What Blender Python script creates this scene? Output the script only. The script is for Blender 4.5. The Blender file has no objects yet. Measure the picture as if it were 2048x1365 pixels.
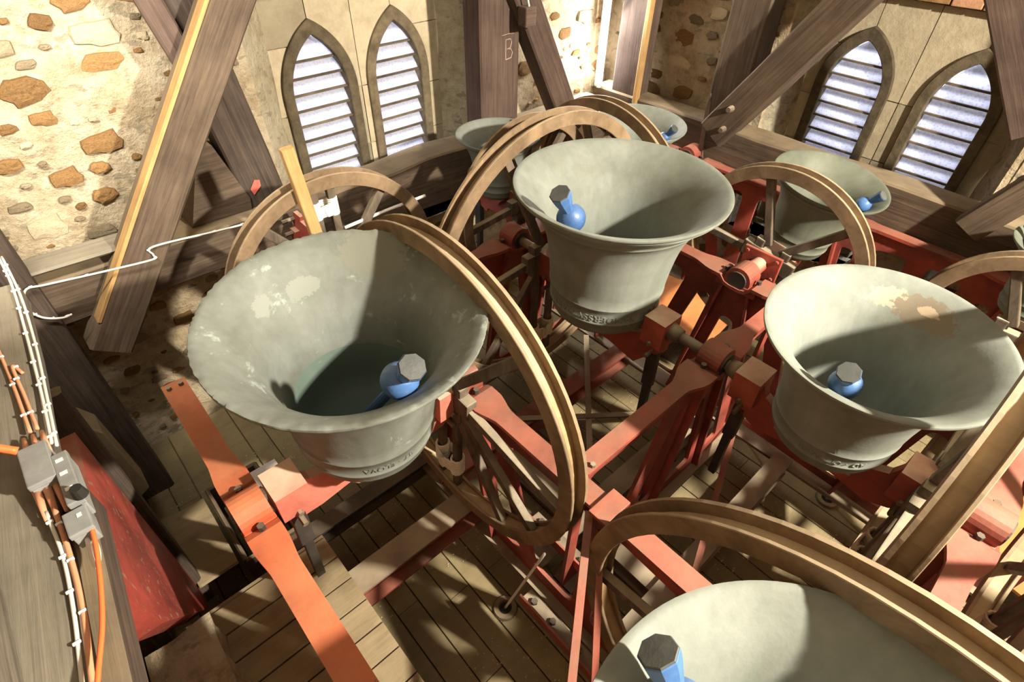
import bpy, bmesh, math, random
from math import sin, cos, pi, radians as R
from mathutils import Vector, Matrix, Euler, noise
random.seed(7)
scene = bpy.context.scene
COL = scene.collection

# ------------------------------------------------------------------ camera
CZ = 2.2
F, PITCH, ROLL, YAW = 1100.0, R(42.55), R(1.16), R(47.1)
h = Vector((cos(YAW), sin(YAW), 0)); r0 = Vector((sin(YAW), -cos(YAW), 0)); u = Vector((0, 0, 1))
fw = h*cos(PITCH) - u*sin(PITCH); u0 = h*sin(PITCH) + u*cos(PITCH)
rt = r0*cos(ROLL) + u0*sin(ROLL); upv = u0*cos(ROLL) - r0*sin(ROLL)
cam = bpy.data.cameras.new('camera'); camo = bpy.data.objects.new('camera', cam); COL.objects.link(camo)
cam.sensor_width = 36; cam.lens = 36*F/2048; cam.clip_start = .02
m = Matrix((rt, upv, -fw)).transposed().to_4x4(); m.translation = (0, 0, CZ)
camo.matrix_world = m
scene.camera = camo

# ------------------------------------------------------------------ world, lights, exposure
scene.view_settings.view_transform = 'Standard'; scene.view_settings.look = 'None'
scene.view_settings.gamma = 1; scene.view_settings.use_curve_mapping = False
scene.view_settings.exposure = 0.5
w = bpy.data.worlds.new('sky'); scene.world = w; w.use_nodes = True
w.node_tree.nodes['Background'].inputs[0].default_value = (.90, .92, 1, 1)
w.node_tree.nodes['Background'].inputs[1].default_value = 5.0

def area(name, loc, target, sx, sy, power, col):
    l = bpy.data.lights.new(name, 'AREA'); l.shape = 'RECTANGLE'; l.size = sx; l.size_y = sy; l.energy = power; l.color = col
    o = bpy.data.objects.new(name, l); COL.objects.link(o); o.location = loc
    o.rotation_euler = (Vector(target)-Vector(loc)).to_track_quat('-Z', 'Y').to_euler(); return o
area('work_lamp_light', (3.0, -3.05, 3.6), (1.5, 1.5, 0), .2, .2, 800, (1, .91, .76))
ol = area('overhead_tube_light', (-.3, 2.3, 2.35), (.2, 4.05, 1.1), 1.0, .12, 40, (1, .93, .80))
ol.data.spread = R(104)
area('ceiling_fill_light', (1.2, .6, 3.75), (1.8, 1.4, 0), 1.4, .5, 7, (1, .94, .84))  # added weak fill from above, not a tube of the chamber
area('corner_tube_light', (4.66, 3.78, .95), (4.3, 3.3, .6), .12, 1.3, 32, (1, .97, .90))

# ------------------------------------------------------------------ materials
MAT = {}
class N:
    def __init__(s, name):
        m = bpy.data.materials.new(name); m.use_nodes = True; s.m = m; s.t = m.node_tree; s.n = s.t.nodes; s.l = s.t.links
        s.b = s.n['Principled BSDF']; MAT[name] = m
    def new(s, t, **k):
        x = s.n.new(t)
        for a, v in k.items():
            if a.startswith('_'): x.inputs[a[1:].replace('_', ' ')].default_value = v
            else: setattr(x, a, v)
        return x
    def co(s, kind='Object', scale=(1, 1, 1), rnd=True):
        tc = s.new('ShaderNodeTexCoord'); mp = s.new('ShaderNodeMapping'); mp.inputs['Scale'].default_value = scale
        s.l.new(tc.outputs[kind], mp.inputs['Vector'])
        if rnd:
            oi = s.new('ShaderNodeObjectInfo'); ml = s.new('ShaderNodeMath', operation='MULTIPLY'); ml.inputs[1].default_value = 37.
            s.l.new(oi.outputs['Random'], ml.inputs[0])
            cb = s.new('ShaderNodeCombineXYZ'); [s.l.new(ml.outputs[0], cb.inputs[i]) for i in range(3)]
            s.l.new(cb.outputs[0], mp.inputs['Location'])
        return mp.outputs[0]
    def noise(s, co, scale, detail=6, rough=.6, dist=0):
        x = s.new('ShaderNodeTexNoise', _Scale=scale, _Detail=detail, _Roughness=rough, _Distortion=dist); s.l.new(co, x.inputs['Vector']); return x.outputs['Fac']
    def ramp(s, fac, stops):
        x = s.new('ShaderNodeValToRGB'); cr = x.color_ramp
        while len(cr.elements) < len(stops): cr.elements.new(.5)
        for e, (p, c) in zip(cr.elements, stops): e.position = p; e.color = (*c, 1) if len(c) == 3 else c
        s.l.new(fac, x.inputs[0]); return x.outputs['Color']
    def mix(s, fac, a, b, mode='MIX'):
        x = s.new('ShaderNodeMix', data_type='RGBA', blend_type=mode)
        for v, i in ((fac, 0), (a, 6), (b, 7)):
            if hasattr(v, 'is_linked') or hasattr(v, 'links'): s.l.new(v, x.inputs[i])
            else: x.inputs[i].default_value = v if not isinstance(v, tuple) else ((*v, 1) if len(v) == 3 else v)
        return x.outputs[2]
    def bump(s, hgt, st, d=.02):
        x = s.new('ShaderNodeBump', _Strength=st, _Distance=d); s.l.new(hgt, x.inputs['Height']); s.l.new(x.outputs[0], s.b.inputs['Normal'])
    def out(s, col, rough=.8, metal=0, spec=.3):
        if isinstance(col, tuple): s.b.inputs['Base Color'].default_value = (*col, 1)
        else: s.l.new(col, s.b.inputs['Base Color'])
        s.b.inputs['Roughness'].default_value = rough; s.b.inputs['Metallic'].default_value = metal
        s.b.inputs['Specular IOR Level'].default_value = spec
        return s.m
    def dust(s, lo=.35, hi=.95):
        "settled dust: lies on faces that point up in the world"
        g = s.new('ShaderNodeNewGeometry'); sp = s.new('ShaderNodeSeparateXYZ'); s.l.new(g.outputs['Normal'], sp.inputs[0])
        mr = s.new('ShaderNodeMapRange'); mr.inputs['From Min'].default_value = lo; mr.inputs['From Max'].default_value = hi
        s.l.new(sp.outputs[2], mr.inputs[0]); return mr.outputs[0]

def wood(name, dark, light, grain=(.9, 22, 22), rough=.75, dusty=None, damt=.5, scale=1.0):
    n = N(name); c = n.co(scale=grain)
    f = n.noise(c, 2.2*scale, 8, .65, .6); c2 = n.co(scale=(1, 1, 1)); f2 = n.noise(c2, 3.2, 5, .6)
    col = n.ramp(f, [(.3, dark), (.7, light)])
    col = n.mix(n.ramp(f2, [(.35, (.55,)*3), (.7, (1.15,)*3)]), (0, 0, 0), col, 'MIX') if 0 else n.mix(.75, col, n.ramp(f2, [(.3, (.42, .40, .38)), (.72, (1, 1, 1))]), 'MULTIPLY')
    if dusty:
        d = n.dust(); ml = n.new('ShaderNodeMath', operation='MULTIPLY'); n.l.new(d, ml.inputs[0]); ml.inputs[1].default_value = damt
        m2 = n.new('ShaderNodeMath', operation='MULTIPLY'); n.l.new(ml.outputs[0], m2.inputs[0]); n.l.new(n.ramp(n.noise(c2, 5), [(.25, (.4,)*3), (.6, (1,)*3)]), m2.inputs[1])
        col = n.mix(m2.outputs[0], col, dusty)
    n.bump(f, .45, .006); return n.out(col, rough)
wood('timber', (.04, .03, .024), (.125, .09, .068), dusty=(.36, .28, .17), damt=.55)
wood('timber_grey', (.09, .078, .062), (.25, .215, .165), dusty=(.36, .32, .24), damt=.5)
wood('timber_brown', (.066, .045, .031), (.175, .124, .084), dusty=(.42, .33, .20), damt=.5)
wood('timber_purple', (.07, .045, .036), (.155, .105, .082), dusty=(.3, .22, .18), damt=.3)
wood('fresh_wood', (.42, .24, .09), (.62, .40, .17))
wood('wheel_wood', (.17, .115, .065), (.36, .25, .15), grain=(3, 3, 3), dusty=(.50, .40, .26), damt=.55)
wood('wheel_sole', (.27, .165, .07), (.50, .34, .16), grain=(3, 3, 3), dusty=(.60, .50, .34), damt=.7)
wood('spoke_wood', (.075, .058, .045), (.23, .18, .13), grain=(6, 6, 2), dusty=(.42, .36, .25), damt=.7)
wood('plank', (.10, .075, .035), (.27, .21, .11), grain=(10, 1, 10), dusty=(.30, .24, .13), damt=.8)
wood('platform_wood', (.13, .095, .055), (.36, .27, .16), grain=(1.2, 12, 12), dusty=(.42, .34, .2), damt=.6)

def bronze(name, base, lite, dark, patch, pth, metal=.06, stains=(), inner=None):
    n = N(name); c = n.co()
    f = n.noise(c, 2.6, 8, .6, .3); col = n.ramp(f, [(.3, dark), (.5, base), (.72, lite)])
    p = n.noise(c, 7.5, 9, .7, .4); col = n.mix(n.ramp(p, [(pth, (0,)*3), (pth+.06, (.75,)*3)]), col, patch)
    st = n.co(scale=(9, 9, .35)); s_ = n.noise(st, 2.0, 4, .6); col = n.mix(.35, col, n.ramp(s_, [(.35, (.62, .64, .62)), (.65, (1, 1, 1))]), 'MULTIPLY')
    tc = n.new('ShaderNodeTexCoord'); sp = n.new('ShaderNodeSeparateXYZ'); n.l.new(tc.outputs['Object'], sp.inputs[0])
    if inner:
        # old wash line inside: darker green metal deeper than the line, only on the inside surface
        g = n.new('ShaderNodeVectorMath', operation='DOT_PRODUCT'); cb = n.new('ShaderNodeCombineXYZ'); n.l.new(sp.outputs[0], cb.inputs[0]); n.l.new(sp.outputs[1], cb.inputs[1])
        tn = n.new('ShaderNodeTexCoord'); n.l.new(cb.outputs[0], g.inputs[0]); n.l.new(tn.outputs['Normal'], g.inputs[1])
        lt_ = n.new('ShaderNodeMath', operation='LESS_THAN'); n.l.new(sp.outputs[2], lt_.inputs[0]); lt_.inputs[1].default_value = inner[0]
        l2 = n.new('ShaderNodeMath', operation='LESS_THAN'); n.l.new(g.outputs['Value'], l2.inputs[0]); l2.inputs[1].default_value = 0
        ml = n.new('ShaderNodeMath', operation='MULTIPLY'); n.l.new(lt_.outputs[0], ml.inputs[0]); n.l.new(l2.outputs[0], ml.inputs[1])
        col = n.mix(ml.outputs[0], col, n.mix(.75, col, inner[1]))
    for (cx, cy, cz), (rx, ry, rz), cc, th in stains:
        mp = n.new('ShaderNodeMapping'); mp.vector_type = 'POINT'; mp.inputs['Location'].default_value = (-cx/rx, -cy/ry, -cz/rz); mp.inputs['Scale'].default_value = (1/rx, 1/ry, 1/rz); n.l.new(tc.outputs['Object'], mp.inputs[0])
        ln = n.new('ShaderNodeVectorMath', operation='LENGTH'); n.l.new(mp.outputs[0], ln.inputs[0])
        nz = n.noise(tc.outputs['Object'], 26, 6, .7); ad = n.new('ShaderNodeMath', operation='MULTIPLY_ADD'); n.l.new(nz, ad.inputs[0]); ad.inputs[1].default_value = -1.5; n.l.new(ln.outputs['Value'], ad.inputs[2])
        col = n.mix(n.ramp(ad.outputs[0], [(max(0, th), (.9,)*3), (th+.06, (0,)*3)]), col, cc)
    fs = n.noise(c, 60, 3, .6); n.bump(fs, .15, .004)
    return n.out(col, .66, metal, .3)
bronze('bronze', (.218, .238, .206), (.275, .297, .262), (.17, .18, .145), (.31, .33, .27), .72)
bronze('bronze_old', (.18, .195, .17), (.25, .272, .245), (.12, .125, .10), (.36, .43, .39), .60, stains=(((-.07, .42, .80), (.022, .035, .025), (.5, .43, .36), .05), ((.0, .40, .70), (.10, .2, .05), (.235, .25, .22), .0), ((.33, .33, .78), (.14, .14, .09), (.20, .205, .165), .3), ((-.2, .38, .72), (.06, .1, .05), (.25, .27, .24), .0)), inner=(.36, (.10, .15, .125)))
bronze('bronze_stained', (.218, .238, .206), (.275, .297, .262), (.17, .18, .145), (.31, .33, .27), .72, stains=(((.10, -.36, .58), (.12, .2, .05), (.37, .36, .27), .02), ((-.06, -.37, .57), (.14, .2, .06), (.21, .17, .12), .2), ((-.06, -.36, .585), (.06, .1, .02), (.46, .36, .25), .1)))
bronze('bronze_dark', (.15, .165, .125), (.21, .225, .175), (.10, .11, .085), (.24, .26, .20), .72)

def paint(name, base, dk, dustc, damt, chip=(.10, .08, .07), chipth=.70, rough=.55):
    n = N(name); c = n.co(); f = n.noise(c, 4, 6); col = n.ramp(f, [(.3, dk), (.62, base)]); col = n.mix(.6, col, n.ramp(n.noise(c, 1.7, 7, .7, .5), [(.38, (.42, .38, .36)), (.6, (1.12, 1.08, 1.0))]), 'MULTIPLY')
    ch = n.noise(c, 22, 5, .7); col = n.mix(n.ramp(ch, [(chipth, (0,)*3), (chipth+.03, (1,)*3)]), col, chip)
    if damt:
        d = n.dust(.25, .9); ml = n.new('ShaderNodeMath', operation='MULTIPLY'); n.l.new(d, ml.inputs[0]); n.l.new(n.ramp(n.noise(c, 3.2), [(.3, (damt*.25,)*3), (.62, (damt,)*3)]), ml.inputs[1])
        col = n.mix(ml.outputs[0], col, dustc)
    n.bump(ch, .3, .006); return n.out(col, rough, 0, .4)
paint('red_paint', (.34, .066, .046), (.15, .045, .034), (.38, .22, .145), .5)
paint('orange_red_paint', (.62, .13, .055), (.42, .085, .04), (.60, .30, .15), .45, chipth=.66)
paint('head_red', (.38, .085, .055), (.26, .05, .035), (.58, .44, .32), .95)
paint('pink_red', (.60, .20, .15), (.42, .12, .09), (.62, .50, .37), .95)
paint('dusty_iron', (.21, .16, .12), (.09, .065, .05), (.42, .35, .24), .7)
paint('dark_iron', (.06, .05, .045), (.025, .02, .018), (.24, .19, .13), .55)
paint('clapper_blue', (.075, .18, .43), (.045, .11, .30), (.18, .28, .50), .25, chip=(.18, .17, .16), chipth=.62, rough=.42)
paint('clapper_tip', (.10, .11, .105), (.05, .06, .06), (.3, .28, .2), 0)
paint('red_timber', (.36, .06, .045), (.20, .04, .03), (.42, .24, .14), .5, chip=(.28, .18, .11), chipth=.60)

def plain(name, col, rough=.6, spec=.3, nz=0, metal=0):
    n = N(name)
    if nz:
        c = n.co(); f = n.noise(c, nz, 5); col2 = n.ramp(f, [(.3, tuple(v*.62 for v in col)), (.65, col)]); return n.out(col2, rough, metal, spec)
    return n.out(col, rough, metal, spec)
plain('orange_board', (.72, .27, .09), .6, nz=3); plain('rope_white', (.86, .83, .76), .8); plain('rope_tan', (.62, .54, .40), .8)
plain('cable_white', (.72, .69, .60), .5); plain('cable_orange', (.92, .17, .05), .4); plain('cable_peach', (.66, .31, .17), .5)
plain('plastic_grey', (.30, .31, .30), .45, nz=9); plain('clip', (.85, .84, .80), .5); plain('sticker', (.85, .83, .8), .5)
plain('chalk', (.46, .33, .28), .9); plain('red_mark', (.55, .12, .09), .8); plain('black', (.02, .018, .015), .7)
plain('pad_cream', (.72, .68, .60), .8)

def mortar(name, a, b, c_):
    n = N(name); c = n.co('Object', rnd=False)
    f = n.noise(c, 3.0, 10, .68, .4); f2 = n.noise(c, 15, 8, .7); f3 = n.noise(c, 1.1, 4, .5)
    col = n.ramp(f, [(.30, c_), (.46, b), (.66, a)]); col = n.mix(.55, col, n.ramp(f2, [(.32, (.5, .42, .32)), (.55, (1, 1, 1))]), 'MULTIPLY')
    col = n.mix(.6, col, n.ramp(f3, [(.35, (.62, .52, .38)), (.6, (1, 1, 1))]), 'MULTIPLY')
    ch = n.noise(n.co('Object', scale=(1, 1, 1.9), rnd=False), 9, 4, .5); col = n.mix(n.ramp(ch, [(.60, (0,)*3), (.64, (.8,)*3)]), col, tuple(v*.55 for v in b))
    n.bump(f2, 1.0, .05); return n.out(col, .95, 0, .1)
mortar('mortar', (.80, .70, .52), (.68, .57, .40), (.40, .29, .18))
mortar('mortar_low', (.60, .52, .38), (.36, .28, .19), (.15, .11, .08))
mortar('plaster', (.66, .60, .46), (.58, .52, .38), (.36, .33, .26))
def stone(name, a, b):
    n = N(name); c = n.co(); f = n.noise(c, 9, 7, .7); oi = n.new('ShaderNodeObjectInfo')
    col = n.ramp(f, [(.3, a), (.68, b)])
    hs = n.new('ShaderNodeHueSaturation'); mr = n.new('ShaderNodeMapRange'); mr.inputs['To Min'].default_value = .6; mr.inputs['To Max'].default_value = 1.15
    n.l.new(oi.outputs['Random'], mr.inputs[0]); n.l.new(mr.outputs[0], hs.inputs['Value']); n.l.new(col, hs.inputs['Color'])
    n.bump(f, .6, .015); return n.out(hs.outputs[0], .92, 0, .15)
stone('ironstone', (.15, .08, .03), (.36, .21, .09)); stone('greystone', (.17, .13, .085), (.36, .29, .19)); stone('ashlar', (.36, .30, .20), (.50, .43, .30)); stone('brick_red', (.34, .17, .10), (.52, .29, .17))
stone('palestone', (.42, .34, .22), (.62, .52, .36))
stone('old_frame', (.075, .058, .038), (.20, .158, .10))
# louvre glass: daylight comes through it
n = N('louvre_glass'); c = n.co(); v = n.new('ShaderNodeTexVoronoi', _Scale=55); n.l.new(c, v.inputs['Vector'])
n.bump(v.outputs['Distance'], .8, .01)
tr = n.new('ShaderNodeBsdfTranslucent'); tr.inputs[0].default_value = (.86, .87, .95, 1)
n.l.new(n.ramp(v.outputs['Distance'], [(.0, (.55, .56, .66)), (.5, (.86, .87, .95))]), tr.inputs[0])
ms = n.new('ShaderNodeMixShader'); ms.inputs[0].default_value = .72; n.out((.62, .63, .68), .35)
n.l.new(n.b.outputs[0], ms.inputs[1]); n.l.new(tr.outputs[0], ms.inputs[2]); n.l.new(ms.outputs[0], n.n['Material Output'].inputs[0])
n = N('tube_glow'); e = n.new('ShaderNodeEmission'); e.inputs[0].default_value = (1, .98, .95, 1); e.inputs[1].default_value = 60; n.l.new(e.outputs[0], n.n['Material Output'].inputs[0])

# ------------------------------------------------------------------ helpers
def link(name, me, mat, parent=None, smooth=False, loc=None):
    o = bpy.data.objects.new(name, me); COL.objects.link(o)
    if mat and not me.materials: me.materials.append(MAT[mat])
    if smooth:
        for p in me.polygons: p.use_smooth = True
    if parent: o.parent = parent
    if loc is not None: o.location = loc
    return o
def empty(name, loc, rot=(0, 0, 0), label=None, cat=None, group=None):
    o = bpy.data.objects.new(name, None); COL.objects.link(o); o.location = loc; o.rotation_euler = rot; o.empty_display_size = .05
    return tag(o, label, cat, group)
def tag(o, label=None, cat=None, group=None, kind=None):
    if label: o['label'] = label
    if cat: o['category'] = cat
    if group: o['group'] = group
    if kind: o['kind'] = kind
    return o
def done(bm, name):
    bmesh.ops.recalc_face_normals(bm, faces=bm.faces)
    me = bpy.data.meshes.new(name); bm.to_mesh(me); bm.free(); return me
def frame(d, ref=None):
    d = d.normalized(); ref = ref or (Vector((0, 0, 1)) if abs(d.z) < .9 else Vector((1, 0, 0)))
    s = d.cross(ref).normalized(); return s, s.cross(d).normalized()
def bm_beam(bm, p0, p1, w, t, ref=None, bev=.0, w1=None, t1=None):
    "bar from p0 to p1; w across, t along ref"
    p0 = Vector(p0); p1 = Vector(p1); s, q = frame(p1-p0, Vector(ref) if ref else None)
    w1 = w if w1 is None else w1; t1 = t if t1 is None else t1
    vs = []
    for p, a, b in ((p0, w, t), (p1, w1, t1)):
        for i, j in ((-1, -1), (1, -1), (1, 1), (-1, 1)): vs.append(bm.verts.new(p+s*a/2*i+q*b/2*j))
    fs = [bm.faces.new([vs[i] for i in f]) for f in ((3, 2, 1, 0), (4, 5, 6, 7), (0, 1, 5, 4), (1, 2, 6, 5), (2, 3, 7, 6), (3, 0, 4, 7))]
    if bev:
        es = set(e for f in fs for e in f.edges); bmesh.ops.bevel(bm, geom=list(es), offset=bev, segments=2, affect='EDGES', profile=.6)
def bm_box(bm, lo, hi, bev=0):
    lo = Vector(lo); hi = Vector(hi); c = (lo+hi)/2
    bm_beam(bm, (lo.x, c.y, c.z), (hi.x, c.y, c.z), hi.y-lo.y, hi.z-lo.z, bev=bev)
def bm_cyl(bm, p0, p1, r, r1=None, seg=16, caps=True):
    p0 = Vector(p0); p1 = Vector(p1); s, q = frame(p1-p0); r1 = r if r1 is None else r1
    a = [bm.verts.new(p0+s*r*cos(2*pi*i/seg)+q*r*sin(2*pi*i/seg)) for i in range(seg)]
    b = [bm.verts.new(p1+s*r1*cos(2*pi*i/seg)+q*r1*sin(2*pi*i/seg)) for i in range(seg)]
    for i in range(seg): bm.faces.new((a[i], a[(i+1) % seg], b[(i+1) % seg], b[i]))
    if caps: bm.faces.new(a[::-1]); bm.faces.new(b)
def bm_tube(bm, pts, r, seg=8, closed=False):
    pts = [Vector(p) for p in pts]; n_ = len(pts); rings = []; s = None
    for i, p in enumerate(pts):
        d = (pts[(i+1) % n_]-pts[i-1]) if (closed or 0 < i < n_-1) else (pts[1]-pts[0] if i == 0 else pts[-1]-pts[-2])
        if d.length < 1e-9: d = Vector((0, 0, 1))
        d.normalize()
        if s is None: s, q = frame(d)
        else:
            s = s-d*s.dot(d); s = s.normalized() if s.length > 1e-6 else frame(d)[0]; q = s.cross(d)
        rings.append([bm.verts.new(p+s*r*cos(2*pi*k/seg)+q*r*sin(2*pi*k/seg)) for k in range(seg)])
    for i in range(n_ if closed else n_-1):
        a, b = rings[i], rings[(i+1) % n_]
        for k in range(seg): bm.faces.new((a[k], a[(k+1) % seg], b[(k+1) % seg], b[k]))
    if not closed: bm.faces.new(rings[0][::-1]); bm.faces.new(rings[-1])
def spline(pts, k=6):
    P = [Vector(p) for p in pts]; P = [P[0]*2-P[1]]+P+[P[-1]*2-P[-2]]; out = []
    for i in range(1, len(P)-2):
        a, b, c, d = P[i-1:i+3]
        for j in range(k):
            t = j/k; out.append(.5*((2*b)+(c-a)*t+(2*a-5*b+4*c-d)*t*t+(-a+3*b-3*c+d)*t**3))
    return out+[P[-2]]
def bm_prism(bm, pts, org, ax, ay, nrm, th):
    "polygon in plane (ax, ay) at org, thickness th centred along nrm"
    org, ax, ay, nrm = map(Vector, (org, ax, ay, nrm))
    a = [bm.verts.new(org+ax*x+ay*y-nrm*th/2) for x, y in pts]; b = [bm.verts.new(v.co+nrm*th) for v in a]; k = len(pts)
    bm.faces.new(a); bm.faces.new(b[::-1])
    for i in range(k): bm.faces.new((a[i], b[i], b[(i+1) % k], a[(i+1) % k]))
def beam(name, p0, p1, w_, t_, mat, parent=None, ref=None, bev=.012, w1=None, t1=None, sub=0, rough=0, label=None, cat=None, kind=None, group=None):
    "timber: own object, local X along its length so that the grain follows it"
    p0 = Vector(p0); p1 = Vector(p1); d = p1-p0; L = d.length; s, q = frame(d, Vector(ref) if ref else None)
    bm = bmesh.new(); w1 = w_ if w1 is None else w1; t1 = t_ if t1 is None else t1
    k = max(1, int(L/.12)) if rough else 1; rings = []; nn = 2 if rough else 1
    prof = []
    for i, j in ((-1, -1), (1, -1), (1, 1), (-1, 1)):
        for sgn in (0, 1):
            c_ = .12
            if i*j > 0: pt = ((i, j*(1-c_)) if sgn == 0 else (i*(1-c_), j))
            else: pt = ((i*(1-c_), j) if sgn == 0 else (i, j*(1-c_)))
            prof.append(pt)
    ph = random.random()*50
    for a in range(k+1):
        t = a/k; W = w_+(w1-w_)*t; T = t_+(t1-t_)*t; ring = []
        for (x, y) in prof:
            e = bev/.12*1.0
            cx = x if abs(x) > .95 else math.copysign(1-2*bev/W, x); cy = y if abs(y) > .95 else math.copysign(1-2*bev/T, y)
            v = Vector((L*t, cx*W/2, cy*T/2))
            if rough: v += Vector((0, 1, 1))*0 + Vector((0, noise.noise(Vector((t*L*1.7+ph, cx, cy)))*rough, noise.noise(Vector((t*L*1.7+ph+9, cx, cy)))*rough))
            ring.append(bm.verts.new(v))
        rings.append(ring)
    for a in range(k):
        for i in range(8): bm.faces.new((rings[a][i], rings[a][(i+1) % 8], rings[a+1][(i+1) % 8], rings[a+1][i]))
    bm.faces.new(rings[0][::-1]); bm.faces.new(rings[-1])
    o = link(name, done(bm, name), mat, parent)
    M = Matrix((d.normalized(), s, q)).transposed().to_4x4(); M.translation = p0
    if parent: M = parent.matrix_basis.inverted() @ M
    o.matrix_basis = M
    return tag(o, label, cat, group, kind)
def lathe(prof, seg=64, closed=False):
    bm = bmesh.new(); rings = []
    for r_, z in prof:
        rings.append([bm.verts.new((0, 0, z))] if r_ < 1e-6 else [bm.verts.new((r_*cos(2*pi*i/seg), r_*sin(2*pi*i/seg), z)) for i in range(seg)])
    for a, b in zip(rings[:-1], rings[1:]):
        for i in range(seg):
            j = (i+1) % seg
            if len(a) == 1 and len(b) == 1: continue
            if len(a) == 1: bm.faces.new((a[0], b[i], b[j]))
            elif len(b) == 1: bm.faces.new((a[i], a[j], b[0]))
            else: bm.faces.new((a[i], a[j], b[j], b[i]))
    return bm
def curve_plate(name, loops, th, ax, ay, org, mat, parent=None, bevel=0, kind=None):
    "flat plate with holes: 2D curve filled and extruded, placed in plane (ax, ay) through org"
    cu = bpy.data.curves.new(name, 'CURVE'); cu.dimensions = '2D'; cu.fill_mode = 'BOTH'; cu.extrude = th/2; cu.bevel_depth = bevel; cu.offset = -bevel
    for lp in loops:
        s = cu.splines.new('POLY'); s.points.add(len(lp)-1); s.use_cyclic_u = True
        for i, (x, y) in enumerate(lp): s.points[i].co = (x, y, 0, 1)
    co = bpy.data.objects.new(name, cu); COL.objects.link(co)
    dg = bpy.context.evaluated_depsgraph_get(); me = bpy.data.meshes.new_from_object(co.evaluated_get(dg)); bpy.data.objects.remove(co)
    ax = Vector(ax); ay = Vector(ay); nz = ax.cross(ay); M = Matrix((ax, ay, nz)).transposed().to_4x4(); M.translation = Vector(org)
    me.transform(M); me.materials.clear()
    return tag(link(name, me, mat, parent), kind=kind)
def lancet(cx, hw, z0, zs, za, seg=10):
    "pointed light, anticlockwise: bottom left, bottom right, up, apex, down"
    H = za-zs; rad = (H*H+hw*hw)/(2*hw); pts = [(cx-hw, z0), (cx+hw, z0)]
    for i in range(seg+1):
        a = math.atan2(H, rad-hw)*i/seg; pts.append((cx+hw-rad+rad*cos(a), zs+rad*sin(a)))
    right = pts[2:]; left = [(2*cx-x, z) for x, z in right[:-1]][::-1]
    return pts+left
def loft_frame(outer, inner, y0, y1, mapf):
    bm = bmesh.new(); k = len(outer)
    A = [bm.verts.new(mapf(x, z, y0)) for x, z in outer]; B = [bm.verts.new(mapf(x, z, y1)) for x, z in outer]
    C = [bm.verts.new(mapf(x, z, y0)) for x, z in inner]; D = [bm.verts.new(mapf(x, z, y1)) for x, z in inner]
    for i in range(k):
        j = (i+1) % k
        for q in ((A[i], A[j], C[j], C[i]), (B[i], D[i], D[j], B[j]), (A[i], B[i], B[j], A[j]), (C[i], C[j], D[j], D[i])): bm.faces.new(q)
    return bm
# ------------------------------------------------------------------ setting: walls
YA, XB = 4.05, 5.10          # rubble faces of the left and right window walls
mapA = lambda s, z, d: Vector((s, YA-d, z))
mapB = lambda s, z, d: Vector((XB-d, s, z))
def rubble_wall(name, mapf, s0, s1, z0, z1, hole, mat, step=.07, amp=.02, kind='structure'):
    def lines(a, b, cuts):
        xs = sorted(set([a, b]+list(cuts))); out = []
        for p, q in zip(xs[:-1], xs[1:]):
            k = max(1, round((q-p)/step)); out += [p+(q-p)*i/k for i in range(k)]
        return out+[b]
    S = lines(s0, s1, hole[:2] if hole else []); Z = lines(z0, z1, hole[2:] if hole else [])
    bm = bmesh.new(); G = {}
    for i, s in enumerate(S):
        for j, z in enumerate(Z):
            p = Vector((s, z, 3.1)); d = noise.noise(p*2.3)*amp*1.3+noise.noise(p*7)*amp*.7
            G[i, j] = bm.verts.new(mapf(s, z, d))
    for i in range(len(S)-1):
        for j in range(len(Z)-1):
            cs, cz = (S[i]+S[i+1])/2, (Z[j]+Z[j+1])/2
            if hole and hole[0] < cs < hole[1] and hole[2] < cz < hole[3]: continue
            bm.faces.new((G[i, j], G[i+1, j], G[i+1, j+1], G[i, j+1]))
    bmesh.ops.delete(bm, geom=[v for v in bm.verts if not v.link_faces], context='VERTS')
    bmesh.ops.recalc_face_normals(bm, faces=bm.faces)
    r_ = bmesh.ops.extrude_face_region(bm, geom=bm.faces[:]); vs = [g for g in r_['geom'] if isinstance(g, bmesh.types.BMVert)]
    back = mapf(0, 0, -.24)-mapf(0, 0, 0)
    for v in vs: v.co += back
    return tag(link(name, done(bm, name), mat, smooth=False), kind=kind)
HA = (1.34, 3.30, -.55, 1.75); HB = (.36, 2.22, -.75, 1.75)
wallA = rubble_wall('wall_left', mapA, -.75, XB+.2, -1.7, 4.0, HA, 'mortar')
wallB = rubble_wall('wall_right', mapB, -3.2, YA+.02, -1.7, 4.0, HB, 'mortar')
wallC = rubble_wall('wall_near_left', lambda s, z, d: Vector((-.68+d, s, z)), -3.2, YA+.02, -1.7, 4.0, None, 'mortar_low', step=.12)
bm = bmesh.new(); bm_box(bm, (-.9, -3.45, -1.7), (5.4, -3.2, 4.0)); tag(link('wall_front', done(bm, 'w'), 'mortar'), kind='structure')
bm = bmesh.new(); bm_box(bm, (-.95, -3.45, 4.0), (5.7, 4.9, 4.15)); tag(link('ceiling', done(bm, 'c'), 'timber_brown'), kind='structure')

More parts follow.
